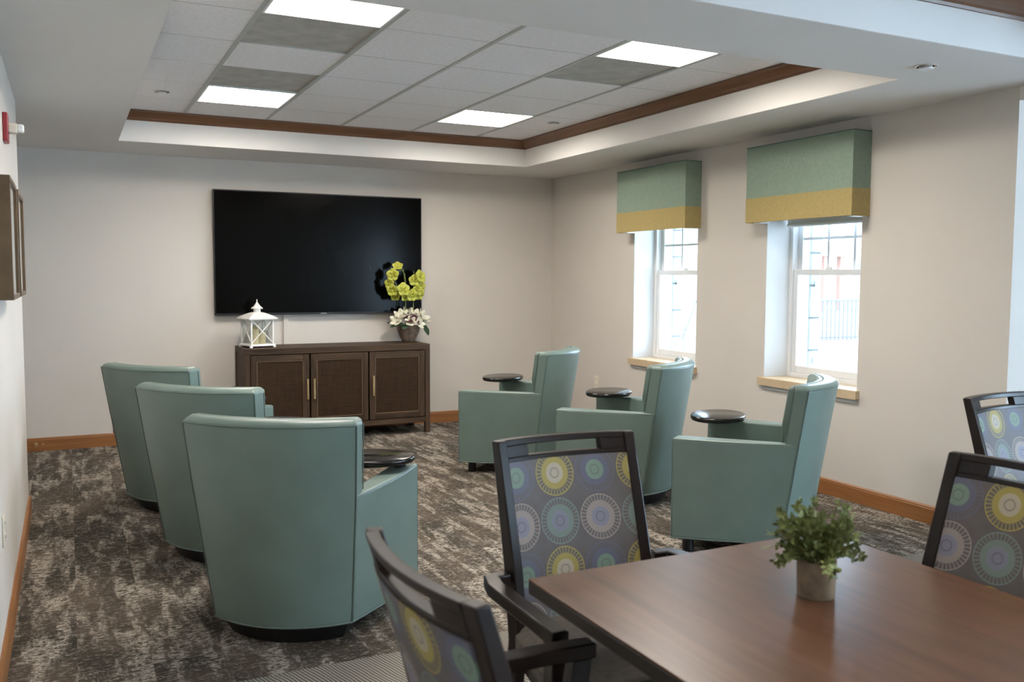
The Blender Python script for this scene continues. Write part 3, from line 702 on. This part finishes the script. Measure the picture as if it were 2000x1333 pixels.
for i, (x, y, dg, lab, tx_, ty_, ta) in enumerate(poses):
    o = ac if i == 5 else copy_tree(ac)
    o.location = (x, y, 0); o.rotation_euler = (0, 0, -math.radians(dg)); tag(o, lab, 'armchair', 'teal tablet armchairs in two rows')
    bracket(o, tx_, ty_)
    [c for c in o.children if c.name.startswith('tablet')][0].rotation_euler = (0, 0, ta)

# ------------------------------------------------------------------ dining table and potted plant
TBX0, TBX1, TBY0, TBY1, TH = -3.562, -2.645, -7.305, -6.388, .738
tcx, tcy = (TBX0 + TBX1) / 2, (TBY0 + TBY1) / 2; hw = (TBX1 - TBX0) / 2
tbl = thing('dining_table', 'square dining table with a walnut brown top and dark edge', 'table', (tcx, tcy, 0))
box('tabletop', 'table_wood', -hw, hw, -hw, hw, TH - .006, TH, tbl, .002)
box('edge_band', 'table_edge', -hw, hw, -hw, hw, TH - .036, TH - .006, tbl, .003)
box('mounting_plate', 'black_plastic', -.25, .25, -.25, .25, TH - .05, TH - .034, tbl)
bm = bmesh.new(); bm_lathe(bm, [(.05, .03), (.05, TH - .05)], 24); finish(bm, 'column', 'black_plastic', tbl)
for k in range(4):
    c_, s_ = math.cos(math.pi / 4 + k * math.pi / 2), math.sin(math.pi / 4 + k * math.pi / 2)
    n = Vector((-s_, c_, 0)); d = Vector((c_, s_, 0))
    bm = bmesh.new(); bm_loft(bm, [[d * r + n * w + Vector((0, 0, 0.0)), d * r - n * w, d * r - n * w + Vector((0, 0, h)), d * r + n * w + Vector((0, 0, h))] for r, w, h in ((.02, .045, .07), (.33, .03, .03))]); finish(bm, 'foot', 'black_plastic', tbl)
pl = thing('potted_plant', 'small green leafy plant in a beige concrete pot on the dining table', 'potted plant', (-3.042, -6.757, TH))
bm = bmesh.new(); bm_lathe(bm, [(.0385, 0), (.0400, .002), (.0425, .080), (.0420, .082), (.0385, .082), (.0375, .070), (.001, .070)], 36); finish(bm, 'pot', 'pot_concrete', pl)
bm = bmesh.new(); bm_lathe(bm, [(.0372, .068), (.037, .075), (.02, .077), (.001, .077)], 20); finish(bm, 'soil', 'twig', pl)
rng = random.Random(11)
for k in range(74):
    an = rng.uniform(0, 2 * math.pi); el = rng.uniform(.15, 1.2) if k % 3 else rng.uniform(1.0, 1.55); L = rng.uniform(.07, .118) * (1.12 if el > .6 else .88)
    d = Vector((math.cos(an) * math.cos(el), math.sin(an) * math.cos(el), math.sin(el)))
    base = Vector((math.cos(an) * .015, math.sin(an) * .015, .072))
    if d.z < .5: base.z = .080; base.x *= 1.6; base.y *= 1.6
    droop = Vector((0, 0, -.022)) if el < .4 else Vector((0, 0, 0))
    path = [base + d * (L * q) + Vector((0, 0, .012 * math.sin(q * 3))) + droop * q * q for q in (0, .25, .5, .75, 1)]
    bm = bmesh.new(); bm_tube(bm, path, .0011, 5, .5); faces_stem = len(bm.faces)
    for q in range(2, 11):
        t_ = q / 10; i0 = min(3, int(t_ * 4)); fr = t_ * 4 - i0; p = path[i0].lerp(path[i0 + 1], fr)
        ax = (path[i0 + 1] - path[i0]).normalized(); sid = ax.cross(Vector((rng.uniform(-1, 1), rng.uniform(-1, 1), rng.uniform(-1, 1)))).normalized()
        for sg in (-1, 1):
            ld = sid * sg + ax * .55; n_ = ax.cross(sid) + Vector((0, 0, .4))
            petal(bm, p, ld, n_, rng.uniform(.009, .0145), rng.uniform(.0042, .0062), .2, 3)
    petal(bm, path[-1], d, Vector((.2, .1, 1)), .014, .005, .1, 3)
    sp = finish(bm, 'leafy_sprig', ['leaf_sage', 'twig'], pl, True, 0, 2, 1.0)
    for i, p in enumerate(sp.data.polygons): p.material_index = 1 if i < faces_stem else 0

# ------------------------------------------------------------------ dining chairs
LEAN = [(0, .015), (.20, .085), (.45, .130), (.64, .098), (.80, .052), (.976, .0)]
ZR, HW = .976, .228
def bow(x): return -.034 * (1 - (x / HW) ** 2)
def leany(z):
    return lerp(LEAN, z)
def curved(bm, u0, u1, zs, dy0, dy1, n=10, uv=None):
    rings = []
    for i in range(n + 1):
        x = u0 + (u1 - u0) * i / n
        rings.append([(x, bow(x) + leany(z) + dy0, z) for z in zs] + [(x, bow(x) + leany(z) + dy1, z) for z in zs[::-1]])
    bm_loft(bm, rings)
def rect(cx, cy, z, hwid, hdep, rot):
    c_, s_ = math.cos(rot), math.sin(rot)
    return [(cx + a * hwid * c_ - b * hdep * s_, cy + a * hwid * s_ + b * hdep * c_, z) for a, b in ((-1, -1), (1, -1), (1, 1), (-1, 1))]
def dining_chair():
    t = thing('dining_chair', '', 'chair')
    for s in (-1, 1):
        bm = bmesh.new(); rings = []
        for z in (0, .1, .2, .32, .45, .55, .64, .72, .80, .90, ZR):
            rings.append(rect(s * (HW - .018), leany(z) + .020, z, .016, lerp([(0, .020), (.2, .024), (.6, .024), (.8, .019), (.976, .0155)], z), s * .25))
        bm_loft(bm, rings); finish(bm, 'back_post', 'espresso', t, True, .004, 2, .5)
    bm = bmesh.new(); xi = HW - .028; zl = .912
    curved(bm, -xi, xi, [zl, zl + .016], .006, .034)
    curved(bm, -xi, xi, [.958, ZR], .006, .034)
    curved(bm, -xi, -.118, [zl + .014, .960], .0065, .0335, 4); curved(bm, .118, xi, [zl + .014, .960], .0065, .0335, 4)
    finish(bm, 'top_rail', 'espresso', t, True, .003, 2, .5)
    bm = bmesh.new(); zs = [.462 + (zl + .004 - .462) * i / 10 for i in range(11)]
    curved(bm, -xi, xi, zs, .004, .040, 12)
    uvl = bm.loops.layers.uv.new('UVMap')
    for f in bm.faces:
        for l in f.loops: l[uvl].uv = (l.vert.co.x, l.vert.co.z)
    finish(bm, 'back_upholstery', 'medallion_fabric', t, True, 0, 2, .7)
    # seat and rails
    def sr(z, k): return [(-.215 + k, .11 + k, z), (.215 - k, .11 + k, z), (.262 - k, .40, z), (.245 - k, .555 - k, z), (.15, .575 - k, z), (-.15, .575 - k, z), (-.245 + k, .555 - k, z), (-.262 + k, .40, z)]
    bm = bmesh.new(); bm_loft(bm, [sr(.425, .01), sr(.435, 0), sr(.475, 0), sr(.492, .018), sr(.498, .05)]); finish(bm, 'seat', 'taupe_fabric', t, True, .006, 2, .5)
    bm = bmesh.new(); bm_loft(bm, [sr(.375, .018), sr(.428, .018)]); finish(bm, 'seat_frame', 'espresso', t, False)
    for s in (-1, 1):
        # arm: sweeps out from the post, runs forward
        pts = [(.236, .125, .636), (.285, .140, .638), (.300, .20, .640), (.303, .30, .642), (.300, .42, .641), (.296, .552, .636)]
        bm = bmesh.new(); rings = []
        for i, (x, y, z) in enumerate(pts):
            if i == 0: d = Vector((1, .3, 0))
            elif i == 1: d = Vector((.6, .8, 0))
            else: d = Vector((pts[min(i + 1, 5)][0] - pts[i - 1][0], pts[min(i + 1, 5)][1] - pts[i - 1][1], 0))
            d.normalize(); n = Vector((d.y, -d.x, 0)) * .022
            rings.append([(s * (x - n.x), y - n.y, z - .034), (s * (x + n.x), y + n.y, z - .034), (s * (x + n.x), y + n.y, z), (s * (x - n.x), y - n.y, z)])
        bm_loft(bm, rings); finish(bm, 'armrest', 'espresso', t, True, .004, 2, .6)
        bm = bmesh.new(); bm_loft(bm, [rect(s * .276, .515, 0, .018, .020, 0), rect(s * .272, .490, .25, .021, .024, 0), rect(s * .272, .480, .44, .022, .026, 0), rect(s * .286, .505, .56, .018, .024, 0), rect(s * .297, .520, .606, .018, .024, 0)])
        finish(bm, 'front_leg', 'espresso', t, True, .004, 2, .5)
    return t
dcp = dining_chair()
dposes = [(-3.217, -5.932, 180 + 1.2, 'dark wood dining chair with medallion back, between the square table and the armchairs'),
          (-4.023, -6.856, 90 - 2.0, 'dark wood dining chair at the entrance wall side of the square table'),
          (-2.380, -6.815, -90, 'dark wood dining chair at the window side of the square table'),
          (-1.200, -5.850, 180 - 6, 'dark wood dining chair away from the square table, its fabric washed blue by daylight')]
for i, (x, y, dg, lab) in enumerate(dposes):
    o = copy_tree(dcp) if i < 3 else dcp
    o.location = (x, y, 0); o.rotation_euler = (0, 0, -math.radians(dg)); tag(o, lab, 'chair', 'patterned dining chairs')

# ------------------------------------------------------------------ small wall and ceiling items
def outlet(name, loc, rz, label):
    t = thing(name, label, 'outlet', loc, rz)
    box('cover_plate', 'outlet_ivory', -.036, .036, -.006, 0, -.058, .058, t, .003)
    for z in (-.026, .026):
        r = box('receptacle', 'outlet_ivory', -.017, .017, -.009, -.005, z - .015, z + .015, t, .003)
        for x in (-.006, .006): box('slot', 'dark_slot', x - .0012, x + .0012, -.0095, -.0088, z - .004, z + .007, r)
outlet('wall_outlet', (0, -.918, .44), -math.pi / 2, 'ivory wall outlet under the window wall, behind the armchairs')
outlet('wall_outlet', (-4.74, -4.36, .47), math.pi / 2, 'ivory wall outlet low on the entrance wall')
def sprinkler(loc, label):
    t = thing('sprinkler_cover', label, 'sprinkler', loc, 0, 'ceiling sprinkler covers')
    bm = bmesh.new(); bm_lathe(bm, [(.052, 0), (.052, -.003), (.046, -.006), (.040, -.004), (.040, 0)], 28); finish(bm, 'ring', 'chrome', t)
    bm = bmesh.new(); bm_lathe(bm, [(.030, -.002), (.034, -.012), (.036, -.014), (.034, -.017), (.001, -.018)], 28); finish(bm, 'cover_disc', 'white_trim', t)
    bm = bmesh.new(); bm_lathe(bm, [(.018, .0), (.018, -.012)], 16); finish(bm, 'neck', 'dark_slot', t)
sprinkler((-.819, -5.16, ZS), 'round sprinkler cover on the plaster soffit')
sprinkler((-3.889, -1.60, ZT), 'round white sprinkler cover on a ceiling tile away from the windows')
sprinkler((-.955, -1.763, ZT), 'round white sprinkler cover on a ceiling tile near the crown moulding corner')
al = thing('fire_alarm_strobe', 'red fire alarm with a clear strobe high on the entrance wall', 'fire alarm', (-4.74, -3.43, 2.10))
box('base_plate', 'alarm_red', 0, .022, -.055, .055, -.065, .065, al, .004)
box('strobe_body', 'outlet_ivory', .020, .058, -.03, .03, -.022, .022, al, .004); box('strobe_lens', 'lens_clear', .055, .085, -.026, .026, -.018, .020, al, .008)
def shadowbox(y0, y1, label):
    t = thing('shadow_box', label, 'picture frame', (-4.74, (y0 + y1) / 2, 1.345), 0, 'framed boxes on the entrance wall')
    h = (y1 - y0) / 2; H = .423; D = .08; k = .018
    boxes('frame', 'shadowbox', [(0, D, -h, -h + k, 0, H), (0, D, h - k, h, 0, H), (0, D, -h + k, h - k, 0, k), (0, D, -h + k, h - k, H - k, H)], t, .002)
    box('backing', 'shadowbox_panel', 0, .01, -h + k, h - k, k, H - k, t)
    box('glass_front', 'shadowbox_panel', D - .016, D - .012, -h + k, h - k, k, H - k, t)
shadowbox(-4.70, -4.25, 'brown framed shadow box on the entrance wall, farther from the television')
shadowbox(-4.13, -3.68, 'brown framed shadow box on the entrance wall, nearer the television')
ds = thing('door_stop', 'small brass door stop on the oak baseboard', 'door stop', (-4.76, -.013, .060))
bm = bmesh.new(); bm_tube(bm, [(0, .0, 0), (0, -.006, 0)], .016, 14); finish(bm, 'flange', 'brass', ds)
bm = bmesh.new(); bm_tube(bm, [(0, -.004, 0), (0, -.05, -.004)], .006, 10); bm_tube(bm, [(0, -.05, -.004), (0, -.066, -.006)], .011, 12); finish(bm, 'bumper', 'brass', ds)
bm = bmesh.new(); bm_tube(bm, [(-4.709, -.012, .058), (-4.709, -.02, .058)], .007, 12); tag(finish(bm, 'brass_screw', 'brass'), 'tiny brass screw head on the oak baseboard beside the door stop', 'screw')
